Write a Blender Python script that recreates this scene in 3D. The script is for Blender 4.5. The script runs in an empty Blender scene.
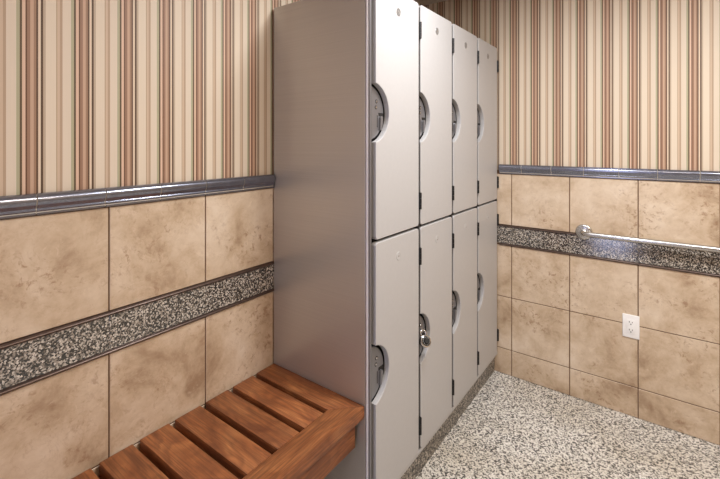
import bpy, bmesh, math, random
from mathutils import Vector, Matrix
random.seed(7)
C = bpy.context.scene.collection
scn = bpy.context.scene
PI = math.pi

# ------------------------------------------------------------------ materials
def lin(r, g, b):
    f = lambda c: (c/255/12.92) if c/255 <= 0.04045 else ((c/255+0.055)/1.055)**2.4
    return (f(r), f(g), f(b), 1)

class NT:
    def __init__(s, name):
        s.m = bpy.data.materials.new(name); s.m.use_nodes = True
        s.t = s.m.node_tree; s.t.nodes.clear()
        s.out = s.n('ShaderNodeOutputMaterial'); s.b = s.n('ShaderNodeBsdfPrincipled')
        s.l(s.b.outputs[0], s.out.inputs[0])
    def n(s, typ, **kw):
        nd = s.t.nodes.new(typ)
        for k, v in kw.items(): setattr(nd, k, v)
        return nd
    def l(s, a, b): s.t.links.new(a, b)
    def val(s, sock, v):
        if hasattr(v, 'is_output'): s.l(v, sock)
        else: sock.default_value = v
    def math(s, op, a, b=0.0, c=None):
        nd = s.n('ShaderNodeMath', operation=op); s.val(nd.inputs[0], a); s.val(nd.inputs[1], b)
        if c is not None: s.val(nd.inputs[2], c)
        return nd.outputs[0]
    def coord(s): return s.n('ShaderNodeTexCoord').outputs['Object']
    def mapping(s, v, scale=(1,1,1), loc=(0,0,0)):
        nd = s.n('ShaderNodeMapping'); s.l(v, nd.inputs[0]); s.val(nd.inputs[1], loc); nd.inputs[3].default_value = scale
        return nd.outputs[0]
    def noise(s, v, scale, detail=4, rough=.55, dist=0):
        nd = s.n('ShaderNodeTexNoise'); s.l(v, nd.inputs['Vector']); nd.inputs['Scale'].default_value = scale
        nd.inputs['Detail'].default_value = detail; nd.inputs['Roughness'].default_value = rough; nd.inputs['Distortion'].default_value = dist
        return nd.outputs['Fac']
    def ramp(s, fac, stops, mode='LINEAR'):
        nd = s.n('ShaderNodeValToRGB'); cr = nd.color_ramp; cr.interpolation = mode
        while len(cr.elements) < len(stops): cr.elements.new(0.5)
        for e, (p, c) in zip(cr.elements, stops): e.position = p
        for e, (p, c) in zip(cr.elements, stops): e.color = c
        s.l(fac, nd.inputs[0]); return nd.outputs[0]
    def mix(s, fac, a, b, mode='MIX'):
        nd = s.n('ShaderNodeMix', data_type='RGBA', blend_type=mode)
        s.val(nd.inputs[0], fac); s.val(nd.inputs[6], a); s.val(nd.inputs[7], b); return nd.outputs[2]
    def bump(s, h, strength=.2, dist=.002):
        nd = s.n('ShaderNodeBump'); s.l(h, nd.inputs['Height']); nd.inputs['Strength'].default_value = strength; nd.inputs['Distance'].default_value = dist
        s.l(nd.outputs[0], s.b.inputs['Normal'])
    def set(s, **kw):
        for k, v in kw.items(): s.val(s.b.inputs[k.replace('_', ' ')], v)
        return s.m

def plain(name, rgb, rough=.5, metal=0, var=.04, vscale=30, **kw):
    """one-colour material with a faint procedural mottle"""
    t = NT(name); f = t.noise(t.coord(), vscale, 3)
    c = lin(*rgb); lo = tuple(x*(1-var) for x in c[:3])+(1,); hi = tuple(min(1, x*(1+var)) for x in c[:3])+(1,)
    col = t.ramp(f, [(.3, lo), (.7, hi)])
    return t.set(Base_Color=col, Roughness=rough, Metallic=metal, **kw)

def wallpaper(name, axis, offset, period=.1155):
    t = NT(name); sep = t.n('ShaderNodeSeparateXYZ'); t.l(t.coord(), sep.inputs[0])
    p = t.math('DIVIDE', t.math('SUBTRACT', sep.outputs[axis], offset), period)
    s = t.math('FRACT', p)
    cream = (225,209,186); cream2 = (222,206,184)
    st = [(0,(176,170,138)),(.0067,(90,68,42)),(.0112,(220,186,160)),(.0176,(100,62,38)),(.0212,(152,116,92)),(.0275,(196,162,136)),
          (.0345,(158,124,98)),(.0396,(92,62,40)),(.0437,(226,204,178)),(.0489,(84,58,36)),(.0540,(190,170,146)),(.0595,cream),
          (.0819,(180,154,126)),(.0840,(206,182,156)),(.0900,(182,156,130)),(.0960,cream2)]
    col = t.ramp(s, [(a/period, lin(*c)) for a, c in st], 'CONSTANT')
    streak = t.noise(t.mapping(t.coord(), (900,900,6)), 1, 2)
    col = t.mix(t.math('MULTIPLY', streak, .12), col, lin(150,120,95))
    return t.set(Base_Color=col, Roughness=.55)

def travertine(name):
    t = NT(name)
    at = t.n('ShaderNodeAttribute', attribute_name='tile_rnd')
    comb = t.n('ShaderNodeCombineXYZ')
    for i, k in enumerate((17.3, 31.7, 53.1)): t.l(t.math('MULTIPLY', at.outputs['Fac'], k), comb.inputs[i])
    v = t.n('ShaderNodeVectorMath', operation='ADD'); t.l(t.coord(), v.inputs[0]); t.l(comb.outputs[0], v.inputs[1]); v = v.outputs[0]
    big = t.noise(v, 6, 8, .66, .25)
    col = t.ramp(big, [(.30, lin(164,136,108)), (.45, lin(201,177,148)), (.58, lin(217,196,170)), (.74, lin(229,212,190))])
    fine = t.noise(v, 48, 6, .7, .5)
    spots = t.ramp(fine, [(.36, (1,1,1,1)), (.47, (0,0,0,1))])
    patch = t.ramp(t.noise(v, 5.5, 3, .5, .5), [(.45, (0,0,0,1)), (.62, (1,1,1,1))])
    fac = t.math('MULTIPLY', t.math('MULTIPLY', spots, patch), .72)
    col = t.mix(fac, col, lin(150,112,82))
    # thin veins
    vn = t.noise(v, 11, 6, .62, .9)
    vein = t.ramp(t.math('ABSOLUTE', t.math('SUBTRACT', vn, .5)), [(0, (1,1,1,1)), (.010, (0,0,0,1))])
    col = t.mix(t.math('MULTIPLY', vein, .22), col, lin(158,118,86))
    pale = t.ramp(t.noise(v, 22, 5, .7, 1), [(.60, (0,0,0,1)), (.70, (1,1,1,1))])
    col = t.mix(t.math('MULTIPLY', pale, .35), col, lin(236,216,190))
    t.bump(fine, .12, .002)
    return t.set(Base_Color=col, Roughness=.42)

def granite(name, scale, stops, rough, cluster=.25, mottle=None):
    t = NT(name); co = t.coord()
    warp = t.n('ShaderNodeTexNoise'); t.l(co, warp.inputs['Vector']); warp.inputs['Scale'].default_value = scale*1.1; warp.inputs['Detail'].default_value = 2
    v = t.n('ShaderNodeVectorMath', operation='MULTIPLY_ADD'); t.l(warp.outputs['Color'], v.inputs[0]); v.inputs[1].default_value = (.45/scale,)*3; t.l(co, v.inputs[2])
    vor = t.n('ShaderNodeTexVoronoi'); t.l(v.outputs[0], vor.inputs['Vector']); vor.inputs['Scale'].default_value = scale
    sp = t.n('ShaderNodeSeparateColor'); t.l(vor.outputs['Color'], sp.inputs[0])
    cl = t.noise(co, scale*.3, 3)
    f = t.math('ADD', t.math('MULTIPLY', sp.outputs[0], 1-cluster), t.math('MULTIPLY', cl, cluster))
    col = t.ramp(f, [(p, lin(*c)) for p, c in stops], 'CONSTANT')
    if mottle:
        col = t.mix(t.ramp(t.noise(co, 2.2, 3), [(.4, (0,0,0,1)), (.68, (.6,.6,.6,1))]), col, lin(*mottle), 'MULTIPLY')
    return t.set(Base_Color=col, Roughness=rough)

def wood(name):
    """reddish slat wood, grain along the board's own X"""
    t = NT(name); oi = t.n('ShaderNodeObjectInfo')
    off = t.n('ShaderNodeCombineXYZ')
    for i, k in enumerate((3.1, 7.7, 5.3)): t.l(t.math('MULTIPLY', oi.outputs['Random'], k), off.inputs[i])
    v = t.n('ShaderNodeVectorMath', operation='ADD'); t.l(t.coord(), v.inputs[0]); t.l(off.outputs[0], v.inputs[1]); v = v.outputs[0]
    wv = t.n('ShaderNodeTexNoise'); t.l(t.mapping(v, (2.2, 9, 9)), wv.inputs['Vector']); wv.inputs['Scale'].default_value = 1.3; wv.inputs['Detail'].default_value = 2
    rings = t.math('FRACT', t.math('MULTIPLY', wv.outputs['Fac'], 9))
    rg = t.ramp(rings, [(0, (0,0,0,1)), (.75, (1,1,1,1)), (1, (0,0,0,1))])
    fib = t.noise(t.mapping(v, (5, 210, 210)), 1, 4, .65)
    big = t.noise(t.mapping(v, (4, 11, 11)), 1, 4, .6, 1.2)
    col = t.ramp(big, [(.32, lin(114,62,32)), (.5, lin(164,100,57)), (.68, lin(190,126,76))])
    col = t.mix(t.math('MULTIPLY', rg, .5), col, lin(108,64,38))
    col = t.mix(t.ramp(fib, [(.40, (.6,.6,.6,1)), (.56, (0,0,0,1))]), col, lin(98,58,34))
    tone = t.math('MULTIPLY_ADD', oi.outputs['Random'], .3, .84)
    hs = t.n('ShaderNodeHueSaturation'); t.l(tone, hs.inputs['Value']); t.l(col, hs.inputs['Color'])
    t.bump(fib, .25, .001)
    return t.set(Base_Color=hs.outputs[0], Roughness=.5)

def brushed(name, rgb, rough=.3, axis_scale=(2, 2, 500), metal=1):
    t = NT(name); f = t.noise(t.mapping(t.coord(), axis_scale), 1, 3, .6)
    col = t.ramp(f, [(.3, tuple(x*.9 for x in lin(*rgb)[:3])+(1,)), (.7, lin(*rgb))])
    r = t.math('MULTIPLY_ADD', f, .12, rough-.06)
    return t.set(Base_Color=col, Roughness=r, Metallic=metal)

M = {}
M['paper_left'] = wallpaper('striped_wallpaper_left', 1, .2991)
M['paper_back'] = wallpaper('striped_wallpaper_back', 0, -.1398)
M['tile'] = travertine('beige_travertine_tile')
M['grout'] = plain('brown_grout', (108,80,58), .9)
M['grout_light'] = plain('light_grout', (186,176,160), .9)
GR_SHADE = [(0,(34,31,29)),(.33,(72,67,61)),(.44,(110,103,94)),(.54,(146,137,126)),(.68,(178,170,158)),(.82,(204,196,184))]
M['granite'] = granite('polished_speckled_granite', 250, [(0,(22,20,19)),(.36,(62,57,51)),(.46,(104,96,87)),(.55,(144,134,122)),(.68,(182,173,160)),(.80,(210,201,188))], .13); M['granite'].node_tree.nodes['Principled BSDF'].inputs['IOR'].default_value = 1.95
GF = [(0,(70,68,66)),(.29,(124,120,114)),(.38,(180,176,168)),(.45,(212,208,200)),(.58,(228,225,218)),(.75,(240,238,233))]
M['floor'] = granite('speckled_granite_floor', 190, GF, .35, mottle=(222,212,194))
M['plinth'] = granite('shaded_granite_plinth', 190, GR_SHADE, .4)  # darker stops put the shade below the lockers into the granite colour
M['trim'] = plain('pewter_glazed_trim', (134,137,150), .2, .85, .1, 40, Coat_Weight=.6, Coat_Roughness=.08)
M['liner'] = plain('bronze_pencil_liner', (92,76,68), .3, .6, .15, 50)
M['ceil'] = plain('ceiling_paint', (225,220,212), .9)
M['paint'] = plain('warm_wall_paint', (184,168,148), .9)
M['door'] = plain('satin_grey_locker_door', (186,184,183), .42, 0, .015, 60)
M['body'] = plain('shaded_locker_body', (36,33,33), .7)  # shade of the door gaps put into the body colour
M['panel'] = brushed('brushed_metal_panel', (196,190,181), .35, (1.5,1.5,420), .5)
M['alu'] = brushed('bright_aluminium_edge', (236,234,240), .3, (300,300,2), .15)
M['latch'] = brushed('grey_latch_plate', (138,137,140), .36, (3,3,300), .6)
M['black'] = plain('black_hinge', (16,15,15), .5)
M['chrome'] = plain('chrome', (225,225,226), .12, 1, .02)
M['steel'] = brushed('satin_stainless_steel', (205,203,200), .26, (2,260,260))
M['white_plastic'] = plain('white_plastic', (249,247,244), .35)
M['slot'] = plain('dark_slot', (30,26,24), .7)
M['plate_grey'] = plain('grey_number_disc', (150,147,144), .4, .5)
M['ring'] = plain('engraved_ring', (150,140,130), .6)
M['wood'] = wood('reddish_bench_wood')
t = NT('added_glow_glass'); f = t.noise(t.coord(), 3, 3)  # unseen glowing pane, added to reflect coolly in the granite band
t.b.inputs['Emission Color'].default_value = (.62,.68,1,1)
M['glow'] = t.set(Base_Color=t.ramp(f, [(.3, lin(220,225,235)), (.7, lin(232,236,245))]), Roughness=.5, Emission_Strength=2.6)
M['door_frame'] = plain('painted_door_frame', (150,128,105), .5)

# ------------------------------------------------------------------ mesh helpers
def setp(o, label=None, cat=None, group=None, kind=None):
    for k, v in (('label', label), ('category', cat), ('group', group), ('kind', kind)):
        if v: o[k] = v
    return o
def obj(name, bm, mats, parent=None, smooth=False, ang=38):
    me = bpy.data.meshes.new(name); bm.normal_update(); bm.to_mesh(me); bm.free()
    if not isinstance(mats, (list, tuple)): mats = [mats]
    for m in mats: me.materials.append(M[m])
    if smooth:
        for p in me.polygons: p.use_smooth = True
        me.set_sharp_from_angle(angle=math.radians(ang))
    o = bpy.data.objects.new(name, me); C.objects.link(o)
    if parent: o.parent = parent
    return o
def thing(name, loc, label, cat, group=None, rz=0):
    o = bpy.data.objects.new(name, None); C.objects.link(o); o.location = loc; o.rotation_euler = (0,0,rz); o.empty_display_size = .1
    return setp(o, label, cat, group)
def box(bm, lo, hi, mi=0, bev=0, seg=2):
    r = bmesh.ops.create_cube(bm, size=1)
    vs = r['verts']; c = [(a+b)/2 for a, b in zip(lo, hi)]; s = [b-a for a, b in zip(lo, hi)]
    for v in vs: v.co = Vector((c[i]+v.co[i]*s[i] for i in range(3)))
    fs = list({f for v in vs for f in v.link_faces})
    for f in fs: f.material_index = mi
    if bev:
        es = list({e for f in fs for e in f.edges})
        rr = bmesh.ops.bevel(bm, geom=es, offset=bev, segments=seg, affect='EDGES', profile=.5)
        for f in rr['faces']: f.material_index = mi
        fs = [f for f in rr['faces']] + [f for f in fs if f.is_valid]
    return fs
def cyl(bm, p0, p1, r, n=24, mi=0, r2=None):
    p0, p1 = Vector(p0), Vector(p1); d = p1-p0
    mat = Matrix.Translation((p0+p1)/2) @ d.to_track_quat('Z', 'Y').to_matrix().to_4x4()
    r_ = bmesh.ops.create_cone(bm, cap_ends=True, segments=n, radius1=r, radius2=r if r2 is None else r2, depth=d.length, matrix=mat)
    for f in {f for v in r_['verts'] for f in v.link_faces}: f.material_index = mi
def lathe(bm, prof, origin, axis, n=32, mi=0):
    """prof: (radius, height) along axis"""
    q = Vector(axis).normalized().to_track_quat('Z', 'Y').to_matrix(); o = Vector(origin); rings = []
    for r, h in prof:
        rings.append([bm.verts.new(o + q @ Vector((r*math.cos(2*PI*i/n), r*math.sin(2*PI*i/n), h))) for i in range(n)] if r > 1e-6 else [bm.verts.new(o + q @ Vector((0,0,h)))])
    for a, b in zip(rings, rings[1:]):
        for i in range(n):
            j = (i+1) % n
            vs = [a[i], a[j], b[j], b[i]] if len(a) > 1 and len(b) > 1 else ([a[0], b[j], b[i]] if len(a) == 1 else [a[i], a[j], b[0]])
            try: bm.faces.new(vs).material_index = mi
            except ValueError: pass
def tube(bm, pts, r, n=16, mi=0, closed=False):
    pts = [Vector(p) for p in pts]; rings = []; N = len(pts); up = None
    for i, p in enumerate(pts):
        if closed: d = pts[(i+1) % N]-pts[i-1]
        else: d = pts[min(i+1, N-1)]-pts[max(i-1, 0)]
        d.normalize()
        if up is None: up = d.orthogonal().normalized()
        up = (up - d*up.dot(d)).normalized(); w = d.cross(up)
        rings.append([bm.verts.new(p + (up*math.cos(2*PI*k/n)+w*math.sin(2*PI*k/n))*r) for k in range(n)])
    rng = range(N if closed else N-1)
    for i in rng:
        a, b = rings[i], rings[(i+1) % N]
        for k in range(n):
            bm.faces.new([a[k], a[(k+1) % n], b[(k+1) % n], b[k]]).material_index = mi
    if not closed:
        bm.faces.new(rings[0][::-1]).material_index = mi; bm.faces.new(rings[-1]).material_index = mi
def prism(bm, outline, axis, a, b, mi=0):
    """closed outline of 2D points swept along axis (0 x, 1 y, 2 z) from a to b"""
    def P(u, v, w): return {0: (w,u,v), 1: (u,w,v), 2: (u,v,w)}[axis]
    A = [bm.verts.new(P(u,v,a)) for u, v in outline]; B = [bm.verts.new(P(u,v,b)) for u, v in outline]
    n = len(A); fs = [bm.faces.new(A[::-1]), bm.faces.new(B)]
    for i in range(n): fs.append(bm.faces.new([A[i], A[(i+1) % n], B[(i+1) % n], B[i]]))
    for f in fs: f.material_index = mi
    return fs
def fix(bm): bmesh.ops.recalc_face_normals(bm, faces=bm.faces[:])

# ------------------------------------------------------------------ room
XL, YB, XR, YF, ZC = -1.266, 2.42, 1.55, -1.10, 2.268
EYE = 1.357
Z_RAIL0 = 1.174
Z_B0, Z_B1 = .7555, .875
ROWS = [(0, .1485), (.1485, .4535), (.4535, Z_B0), (Z_B1, Z_RAIL0)]
G = .0021

def tiled_wall(name, axis, face, sgn, a0, a1, joint0, pitch, band_pitch, paper):
    """axis: the horizontal axis the wall runs along; face: coordinate of the tile face; sgn: direction into the room"""
    bm = bmesh.new(); lay = bm.faces.layers.float.new('tile_rnd')
    def b(u0, u1, z0, z1, d0, d1, mi, bev=0):
        n0, n1 = sorted((face-sgn*d0, face-sgn*d1))
        lo = (u0,n0,z0) if axis == 0 else (n0,u0,z0); hi = (u1,n1,z1) if axis == 0 else (n1,u1,z1)
        fs = box(bm, lo, hi, mi, bev, 1); r = random.random()
        for f in fs: f[lay] = r
    b(a0-.1, a1+.1, Z_RAIL0+.02, ZC, .008, .12, 0)         # papered upper wall
    b(a0-.1, a1+.1, -.02, Z_RAIL0+.02, .0035, .12, 1)      # bed with grout
    k0 = math.floor((a0-joint0)/pitch); us = []
    k = k0
    while joint0+k*pitch < a1: us.append(joint0+k*pitch); k += 1
    us.append(us[-1]+pitch)
    for z0, z1 in ROWS:
        for u, v in zip(us, us[1:]):
            u_, v_ = max(u, a0), min(v, a1)
            if v_-u_ > .01: b(u_+G, v_-G, z0+G, z1-G, 0, .007, 2, .0012)
    for u, v in zip(us, us[1:]):                           # granite band
        u_, v_ = max(u, a0), min(v, a1)
        if v_-u_ > .01: b(u_+.0006, v_-.0006, Z_B0+.0115, Z_B1-.0115, -.001, .007, 3, .0005)
    b(a0, a1, Z_B0+.0085, Z_B1-.0085, .0015, .008, 4)      # pale grout around the band
    o = obj(name, bm, [paper, 'grout', 'tile', 'granite', 'grout_light'])
    setp(o, kind='structure'); return o

tiled_wall('wall_left', 1, XL, 1, YF, YB, .505, .3055, .305, 'paper_left')
tiled_wall('wall_back', 0, YB, -1, XL, XR, -.7010, .3033, .303, 'paper_back')

def flat(name, lo, hi, mat):
    bm = bmesh.new(); box(bm, lo, hi); return setp(obj(name, bm, mat), kind='structure')
flat('floor', (XL-.1, YF-.1, -.1), (XR+.1, YB+.1, 0), 'floor')
flat('ceiling', (XL-.1, YF-.1, ZC), (XR+.1, YB+.1, ZC+.1), 'ceil')
flat('wall_right', (XR, YF, 0), (XR+.1, YB, ZC), 'paint')
# front wall (behind the camera) and a glowing door added for the cool granite reflection
DX0, DX1, DZ = -.70, -.30, 2.03
bm = bmesh.new()
box(bm, (XL, YF-.1, 0), (DX0-.05, YF, ZC)); box(bm, (DX1+.05, YF-.1, 0), (XR, YF, ZC)); box(bm, (DX0-.05, YF-.1, DZ+.05), (DX1+.05, YF, ZC))
setp(obj('wall_front', bm, 'paint'), kind='structure')
d = bpy.data.objects.new('added_glow_door', None); C.objects.link(d); d.location = ((DX0+DX1)/2, YF, 0); setp(d, kind='structure')
bm = bmesh.new(); w = (DX1-DX0)/2
box(bm, (-w-.05, -.08, 0), (-w, .01, DZ+.05), 0, .004); box(bm, (w, -.08, 0), (w+.05, .01, DZ+.05), 0, .004); box(bm, (-w, -.08, DZ), (w, .01, DZ+.05), 0, .004)
obj('door_frame', bm, 'door_frame', d)
bm = bmesh.new(); box(bm, (-w, -.06, .005), (w, -.04, DZ)); obj('door_glass', bm, 'glow', d)

# --- chair rail and pencil liners (named trim_n)
RAIL = [(0,0),(.006,.0005),(.0085,.003),(.0085,.006),(.006,.008),(.0085,.0105),(.0095,.0135),(.0075,.0165),(.0085,.019),
        (.0125,.024),(.0155,.030),(.0170,.037),(.0165,.043),(.0140,.048),(.0105,.0505),(.0105,.0525),(.008,.0545),(0,.055)]
LINER = [(0,0)] + [(.0045+.005*math.sin(PI*i/8), .0008+.0104*i/8) for i in range(9)] + [(0,.012)]
def molding(name, prof, axis, face, sgn, z, a0, a1, joint0, pitch, mat, gap):
    bm = bmesh.new(); k = math.floor((a0-joint0)/pitch); us = []
    while joint0+k*pitch < a1: us.append(joint0+k*pitch); k += 1
    us.append(us[-1]+pitch)
    for u, v in zip(us, us[1:]):
        u_, v_ = max(u, a0), min(v, a1)
        if v_-u_ < .004: continue
        prism_on(bm, prof, axis, face, sgn, z, u_+(gap if u_ > a0 else 0), v_-(gap if v_ < a1 else 0), 0, 1)
    prism_on(bm, prof, axis, face, sgn, z, a0+.002, a1-.002, 1, .9)
    fix(bm)
    setp(obj(name, bm, mat, smooth=True), kind='structure')
def prism_on(bm, prof, axis, face, sgn, z, a, b, mi, k):
    out = [(face+sgn*(p*k-.002*(p == 0)), z+.0275*(1-k)*(len(prof) > 12)+q*(k if len(prof) > 12 else 1)) for p, q in prof]
    prism(bm, out, 1 if axis == 1 else 0, a, b, mi)
EL, EB = 1.112, -.770      # where the mouldings stop against the lockers
molding('trim_1', RAIL, 1, XL, 1, Z_RAIL0, YF, EL, .3347, .1569, ['trim', 'grout_light'], .0012)
molding('trim_2', RAIL, 0, YB, -1, Z_RAIL0, EB, XR, -.644, .1567, ['trim', 'grout_light'], .0012)
for i, (z, off) in enumerate(((Z_B1-.0115, .10), (Z_B0-.0008, .17))):
    molding('trim_%d' % (3+2*i), LINER, 1, XL, 1, z, YF, EL, .279+off, .2, ['liner', 'liner'], .0006)
    molding('trim_%d' % (4+2*i), LINER, 0, YB, -1, z, EB, XR, off, .2, ['liner', 'liner'], .0006)

# --- granite plinth under the lockers
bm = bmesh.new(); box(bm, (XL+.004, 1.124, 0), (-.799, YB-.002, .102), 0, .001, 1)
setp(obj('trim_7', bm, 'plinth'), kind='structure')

# ------------------------------------------------------------------ lockers
FX, Y0, PITCH, DW, DT = -.780, 1.142, .32, .303, .020
UP, LOW = (1.0245, 1.913), (.122, 1.0140)
R_ARC, SAG = .1030, .083
def arc_pts(zc, R, sag, n=22):
    cy = sag-R; a = math.acos(max(-1, min(1, -cy/R)))
    return [(cy+R*math.cos(t), zc+R*math.sin(t)) for t in [a-2*a*i/n for i in range(n+1)]]   # from top tip to bottom tip
def corner(cy, cz, r, a0, a1, n=5):
    return [(cy+r*math.cos(a0+(a1-a0)*i/n), cz+r*math.sin(a0+(a1-a0)*i/n)) for i in range(n+1)]
def door_bm(z0, z1):
    zc = 1.459 if z0 > .5 else .5655; r = .012
    out = corner(r, z0+r, r, PI, 1.5*PI) + corner(DW-r, z0+r, r, 1.5*PI, 2*PI) + corner(DW-r, z1-r, r, 0, PI/2) + corner(r, z1-r, r, PI/2, PI)
    out += arc_pts(zc, R_ARC, SAG)
    bm = bmesh.new(); prism(bm, out, 0, -DT, 0); fix(bm)
    front = [f for f in bm.faces if f.normal.x > .9]
    bmesh.ops.bevel(bm, geom=[e for f in front for e in f.edges], offset=.0022, segments=2, affect='EDGES', profile=.5)
    return bm, zc
def hinge_bm(zc):
    bm = bmesh.new(); y = DW+.0085
    box(bm, (-.012, y-.0075, zc-.034), (.0015, y+.0075, zc+.034), 0, .0015)
    for k in (-1, 0, 1): cyl(bm, (.0018, y, zc+k*.0225-.0105), (.0018, y, zc+k*.0225+.0105), .0060, 12)
    return bm

def make_locker():
    r = thing('double_tier_locker', (FX, Y0, 0), 'x', 'locker', 'double-tier lockers in the row')
    bm = bmesh.new(); box(bm, (-.475, 0, .104), (-.042, .3185, 1.903), 0, .001, 1)
    box(bm, (-.043, DW+.0010, .124), (-.0045, DW+.0150, 1.900))  # dark strip in the door gap, standing in for its shade
    obj('body', bm, 'body', r)
    bm = bmesh.new(); box(bm, (-.030, 0, .1035), (-.003, .3185, .119), 0, .002)
    box(bm, (-.042, 0, .1035), (-.029, .3185, .108), 0)
    obj('base_rail', bm, 'door', r)
    for z0, z1 in (UP, LOW):
        bm, zc = door_bm(z0, z1); d = obj('door', bm, 'door', r)
        for z in (z1-(.106 if z0 > .5 else .113), z0+.098): obj('hinge', hinge_bm(z), 'black', d, True)
        bm = bmesh.new(); up = z0 > .5
        zz = z1-.0755; yy = DW/2-.004
        lathe(bm, [(0,.0012),(.004,.0012),(.0045,.0006),(.0105,.0006),(.011,.0011),(.0145,.0011),(.0155,0)], (0, yy, zz), (1,0,0), 28, 0)
        lathe(bm, [(.0032,.0010),(.0032,.0016),(0,.0016)], (0, yy, zz), (1,0,0), 12, 1)
        obj('number_disc', bm, ['plate_grey' if up else 'door', 'ring'], d, True)
        # latch plate filling the cut-out, a little below the face of the door
        P = -.0185; zk = zc-.009
        bm = bmesh.new(); a = arc_pts(zc, R_ARC-.0095, SAG-.0095)
        prism(bm, [(max(y, .0005), z) for y, z in a], 0, -.0415, P); fix(bm)
        bmesh.ops.bevel(bm, geom=[e for f in bm.faces if f.normal.x > .9 for e in f.edges], offset=.001, segments=1, affect='EDGES')
        lp = obj('latch_plate', bm, 'latch', r)
        for k in range(2):
            bm = bmesh.new(); lathe(bm, [(.0068,0),(.0068,.0010),(.0048,.0012),(.0042,.0010)], (P-.0002, .029-.003*k, zk+.050-k*.021), (1,0,0), 16, 0)
            lathe(bm, [(.0042,.0010),(.0036,.0024),(.0018,.0028),(0,.0028)], (P-.0002, .029-.003*k, zk+.050-k*.021), (1,0,0), 16, 1)
            fix(bm); obj('screw', bm, ['slot', 'chrome'], lp, True)
        bm = bmesh.new(); prism(bm, [(.041, zk+.011), (.0725, zk+.011), (.0730, zk-.002), (.070, zk-.034), (.060, zk-.036), (.060, zk), (.043, zk)], 0, P-.001, P+.0004); fix(bm)
        obj('latch_slot', bm, 'slot', lp)
        bm = bmesh.new()
        prism(bm, [(.044, zk-.050), (.053, zk-.050), (.061, zk-.020), (.061, zk-.004), (.056, zk), (.049, zk), (.046, zk-.006)], 0, P-.001, P+.007)
        fix(bm); obj('hasp', bm, 'latch', lp)
        bm = bmesh.new(); box(bm, (P-.001, .033, zk-.040), (P+.0008, .0355, zk+.002)); obj('latch_groove', bm, 'slot', lp)
    return r
def copy_tree(o, parent=None):
    c = o.copy(); C.objects.link(c); c.parent = parent
    for ch in list(o.children): copy_tree(ch, c)
    return c
LAB = ['grey double-tier locker at the wooden bench, showing its brushed metal side',
       'grey double-tier locker with a combination padlock on its lower door',
       'third double-tier locker from the bench, next beyond the padlocked one',
       'end double-tier locker in the corner against the tiled back wall']
first = make_locker(); lockers = [first] + [copy_tree(first) for _ in range(3)]
for i, r in enumerate(lockers):
    r.location = (FX, Y0+i*PITCH, 0); r['label'] = LAB[i]
# brushed end panel on the first locker
bm = bmesh.new(); box(bm, (-.483, -.0265, .0005), (-.026, -.0155, 1.902), 0, .0015, 2)
obj('end_panel', bm, 'panel', first)
bm = bmesh.new()
prism(bm, [(-.0255, -.0160)] + [(-.020-.0055*math.cos(t), -.020-.0075*math.sin(t)) for t in [PI*i/10 for i in range(11)]] + [(-.0145, -.0160)], 2, .0005, 1.902)
fix(bm); obj('edge_trim', bm, 'alu', first, True)
bm = bmesh.new(); prism(bm, [(-.0145, -.0160), (-.0145, -.0215), (-.0130, -.0245), (-.0095, -.0250), (-.0078, -.0235), (-.0078, -.0160)], 2, .0005, 1.902)
fix(bm); obj('edge_lip', bm, 'latch', first, True, 25)
bm = bmesh.new(); box(bm, (-.475, -.0154, .0005), (-.030, -.0005, 1.902)); box(bm, (-.031, -.0154, .0005), (-.0185, -.0012, 1.902)); obj('filler_strip', bm, 'body', first)

# padlock on the lower door of the second locker
pz = .555; py = Y0+PITCH+.0120; ax = Vector((.74, -.44, .52)).normalized()
pl = thing('combination_padlock', (FX+.0125, py, pz), 'round chrome combination padlock with black dial hanging from a lower locker latch', 'padlock'); pl.scale = (1.12,)*3
bm = bmesh.new()
lathe(bm, [(0,-.010),(.017,-.010),(.0205,-.008),(.0215,-.004),(.0215,.005),(.020,.0085),(.0165,.0095),(.0155,.0085),(0,.0085)], (0,0,0), ax, 36)
obj('lock_body', bm, 'chrome', pl, True)
bm = bmesh.new()
lathe(bm, [(.0155,.0088),(.0150,.0105),(.0105,.0110),(.0100,.0155),(.0085,.0170),(0,.0170)], (0,0,0), ax, 32)
dial = obj('dial', bm, 'black', pl, True)
bm = bmesh.new(); q = ax.to_track_quat('Z', 'Y').to_matrix()
for k in range(20):
    a = 2*PI*k/20; p0 = q @ Vector((.0118*math.cos(a), .0118*math.sin(a), .0110)); p1 = q @ Vector((.0138*math.cos(a), .0138*math.sin(a), .0108))
    cyl(bm, p0, p1, .00035, 6)
obj('dial_mark', bm, 'white_plastic', dial)
bm = bmesh.new(); side = Vector((0,0,1)).cross(ax).normalized(); upv = ax.cross(side).normalized()
lean = Vector((-.0245, .016, .032)); lean = (lean - ax*lean.dot(ax)).normalized(); s2 = lean.cross(ax).normalized()
pts = [lean*.014 + s2*.0105, lean*.0275 + s2*.0105] + [lean*(.0275+.0105*math.sin(t)) + s2*.0105*math.cos(t) for t in [PI*i/10 for i in range(1, 10)]] + [lean*.0275 - s2*.0105, lean*.014 - s2*.0105]
tube(bm, [p - ax*.001 for p in pts], .0034, 10)
obj('shackle', bm, 'chrome', pl, True)

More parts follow.
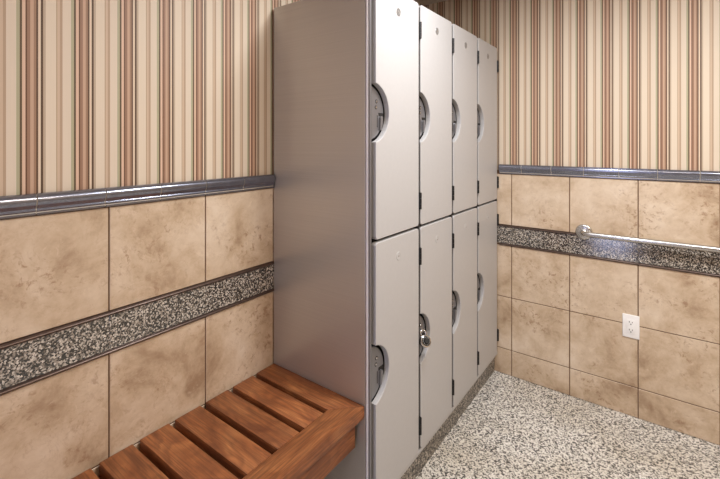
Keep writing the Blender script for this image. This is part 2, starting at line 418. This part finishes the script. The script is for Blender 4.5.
# ------------------------------------------------------------------ bench
BX0, BX1, BT, TH = XL+.006, -.808, .465, .040
YE = 1.1140; FWID = .088
bench = thing('slatted_bench', ((BX0+BX1)/2, .40, 0), 'reddish-brown slatted wooden bench against the tiled wall', 'bench')
ox, oy = bench.location.x, bench.location.y
def part(name, bm, loc=(0,0,0), rz=0, mat='wood', smooth=True):
    o = obj(name, bm, mat, bench, smooth); o.location = loc; o.rotation_euler = (0,0,rz); return o
def board(outline, bev=.003):
    bm = bmesh.new(); prism(bm, outline, 2, -TH, 0); fix(bm)
    es = [e for e in bm.edges if abs(e.verts[0].co.z-e.verts[1].co.z) < 1e-6]
    bmesh.ops.bevel(bm, geom=es, offset=bev, segments=2, affect='EDGES', profile=.5); return bm
LX = BX1-FWID - BX0        # length of the inner slats
yb = YE-FWID-.020; n = 0
slat_w, gap = .0885, .0215
Y_END = -.45
while yb-slat_w > Y_END:
    yc = yb-slat_w/2
    part('slat', board([(-LX/2, -slat_w/2), (LX/2-.001, -slat_w/2), (LX/2-.001, slat_w/2), (-LX/2, slat_w/2)]), (BX0+LX/2-ox, yc-oy, BT-random.uniform(0, .0008)))
    yb -= slat_w+gap; n += 1
# end board with mitre
full = BX1-BX0
part('end_board', board([(-full/2, -FWID/2), (full/2-FWID, -FWID/2), (full/2-.0008, FWID/2), (-full/2, FWID/2)], .002), ((BX0+BX1)/2-ox, YE-FWID/2-oy, BT))
L = YE-Y_END
# front board, its own X runs along world Y
part('front_board', board([(-L/2, FWID/2), (-L/2, -FWID/2), (L/2-.0008, -FWID/2), (L/2-FWID, FWID/2)], .002), (BX1-FWID/2-ox, (YE+Y_END)/2-oy, BT), PI/2)
def plank(name, lo, hi, along_y):
    c = [(a+b)/2 for a, b in zip(lo, hi)]; s = [(b-a)/2 for a, b in zip(lo, hi)]
    if along_y: s = [s[1], s[0], s[2]]
    bm = bmesh.new(); box(bm, [-v for v in s], s, 0, .002)
    part(name, bm, (c[0]-ox, c[1]-oy, c[2]), PI/2 if along_y else 0)
ZB = BT-TH
plank('apron', (BX1-.062, Y_END+.02, .319), (BX1-.030, YE-.012, ZB-.0005), True)
plank('rear_rail', (BX0-.005, Y_END+.02, .339), (BX0+.034, YE-.012, ZB-.0005), True)
plank('cross_rail', (BX0+.034, YE-.060, .339), (BX1-.062, YE-.028, ZB-.0005), False)
plank('cross_rail', (BX0+.034, .50, .339), (BX1-.062, .532, ZB-.0005), False)
for ly in (.42, -.34):
    for lx in (BX0+.036, BX1-.152): plank('leg', (lx, ly, 0), (lx+.085, ly+.085, ZB-.0005), False)

# ------------------------------------------------------------------ grab bar
gx, gz = -.329, .887; gl = 1.07; off = .052
gb = thing('grab_bar', (gx, YB, gz), 'brushed stainless steel grab bar mounted along the granite band of the back wall', 'grab bar')
bm = bmesh.new(); rc = .030; pts = [(0, -.004, 0), (0, -off+rc, 0)]
pts += [(rc-rc*math.cos(t), -off+rc-rc*math.sin(t), 0) for t in [PI/2*i/8 for i in range(1, 9)]]
pts += [(gl-rc+rc*math.sin(t), -off+rc-rc*math.cos(t), 0) for t in [PI/2*i/8 for i in range(0, 9)]] + [(gl, -.004, 0)]
tube(bm, pts, .0128, 24); obj('bar', bm, 'steel', gb, True)
for x in (0, gl):
    bm = bmesh.new()
    lathe(bm, [(.040,-.0005),(.0405,.004),(.039,.0075),(.034,.0105),(.024,.0125),(.0175,.0130),(.0150,.0150),(.0128,.0155)], (x, 0, 0), (0,-1,0), 40)
    fl = obj('flange', bm, 'steel', gb, True)

# ------------------------------------------------------------------ power outlet
outx, outz = -.1235, .447
ot = thing('power_outlet', (outx, YB, outz), 'white duplex power outlet in its plate on the beige wall tiles', 'outlet')
bm = bmesh.new(); box(bm, (-.0355, -.0065, -.0575), (.0355, 0, .0575), 0, .0035, 3); obj('cover_plate', bm, 'white_plastic', ot, True)
bm = bmesh.new(); box(bm, (-.0175, -.0078, -.0345), (.0175, -.006, .0345), 0, .0008, 2); rcp = obj('receptacle', bm, 'white_plastic', ot, True)
for s in (1, -1):
    bm = bmesh.new(); z = s*.019
    for x, h in ((-.0065, .0075), (.0065, .006)): box(bm, (x-.0012, -.0083, z+.003-h/2), (x+.0012, -.0077, z+.003+h/2))
    cyl(bm, (0, -.0083, z-.0075), (0, -.0077, z-.0075), .0025, 12)
    obj('socket_slots', bm, 'slot', rcp)
for z in (.048, -.048):
    bm = bmesh.new(); cyl(bm, (0, -.0073, z), (0, -.0064, z), .0028, 14); obj('plate_screw', bm, 'white_plastic', ot, True)

# ------------------------------------------------------------------ light
def area(name, loc, size, power, col, shape='DISK', rot=(0,0,0), spread=PI):
    l = bpy.data.lights.new(name, 'AREA'); l.shape = shape; l.size = size; l.energy = power; l.color = col; l.spread = spread
    o = bpy.data.objects.new(name, l); C.objects.link(o); o.location = loc; o.rotation_euler = rot; return o
NEUTRAL, WARM = (.96, .975, 1.0), (1.0, .86, .72)
area('ceiling_downlight', (-.32, 1.28, ZC-.02), .26, 10, NEUTRAL)
area('ceiling_downlight', (.45, 1.35, ZC-.02), .26, 11, NEUTRAL)
area('ceiling_downlight', (.05, .62, ZC-.02), .26, 3.5, WARM)
area('ceiling_downlight', (1.0, .95, ZC-.02), .26, 9, WARM)
w = bpy.data.worlds.new('World'); scn.world = w; w.use_nodes = True
w.node_tree.nodes['Background'].inputs[0].default_value = (.9, .92, 1, 1); w.node_tree.nodes['Background'].inputs[1].default_value = .05

# ------------------------------------------------------------------ camera
cam = bpy.data.cameras.new('Camera'); co = bpy.data.objects.new('Camera', cam); C.objects.link(co)
cam.sensor_width = 36; cam.sensor_fit = 'HORIZONTAL'; cam.lens = 406.8/720*36; cam.shift_y = -97.0/720; cam.clip_start = .02
co.location = (0, 0, EYE); co.rotation_euler = (PI/2, 0, math.atan2(302, 406.8))
scn.camera = co
scn.view_settings.view_transform = 'Standard'; scn.view_settings.look = 'None'; scn.view_settings.gamma = 1; scn.view_settings.use_curve_mapping = False
scn.view_settings.exposure = 0.62
scn.cycles.max_bounces = 10; scn.cycles.diffuse_bounces = 6
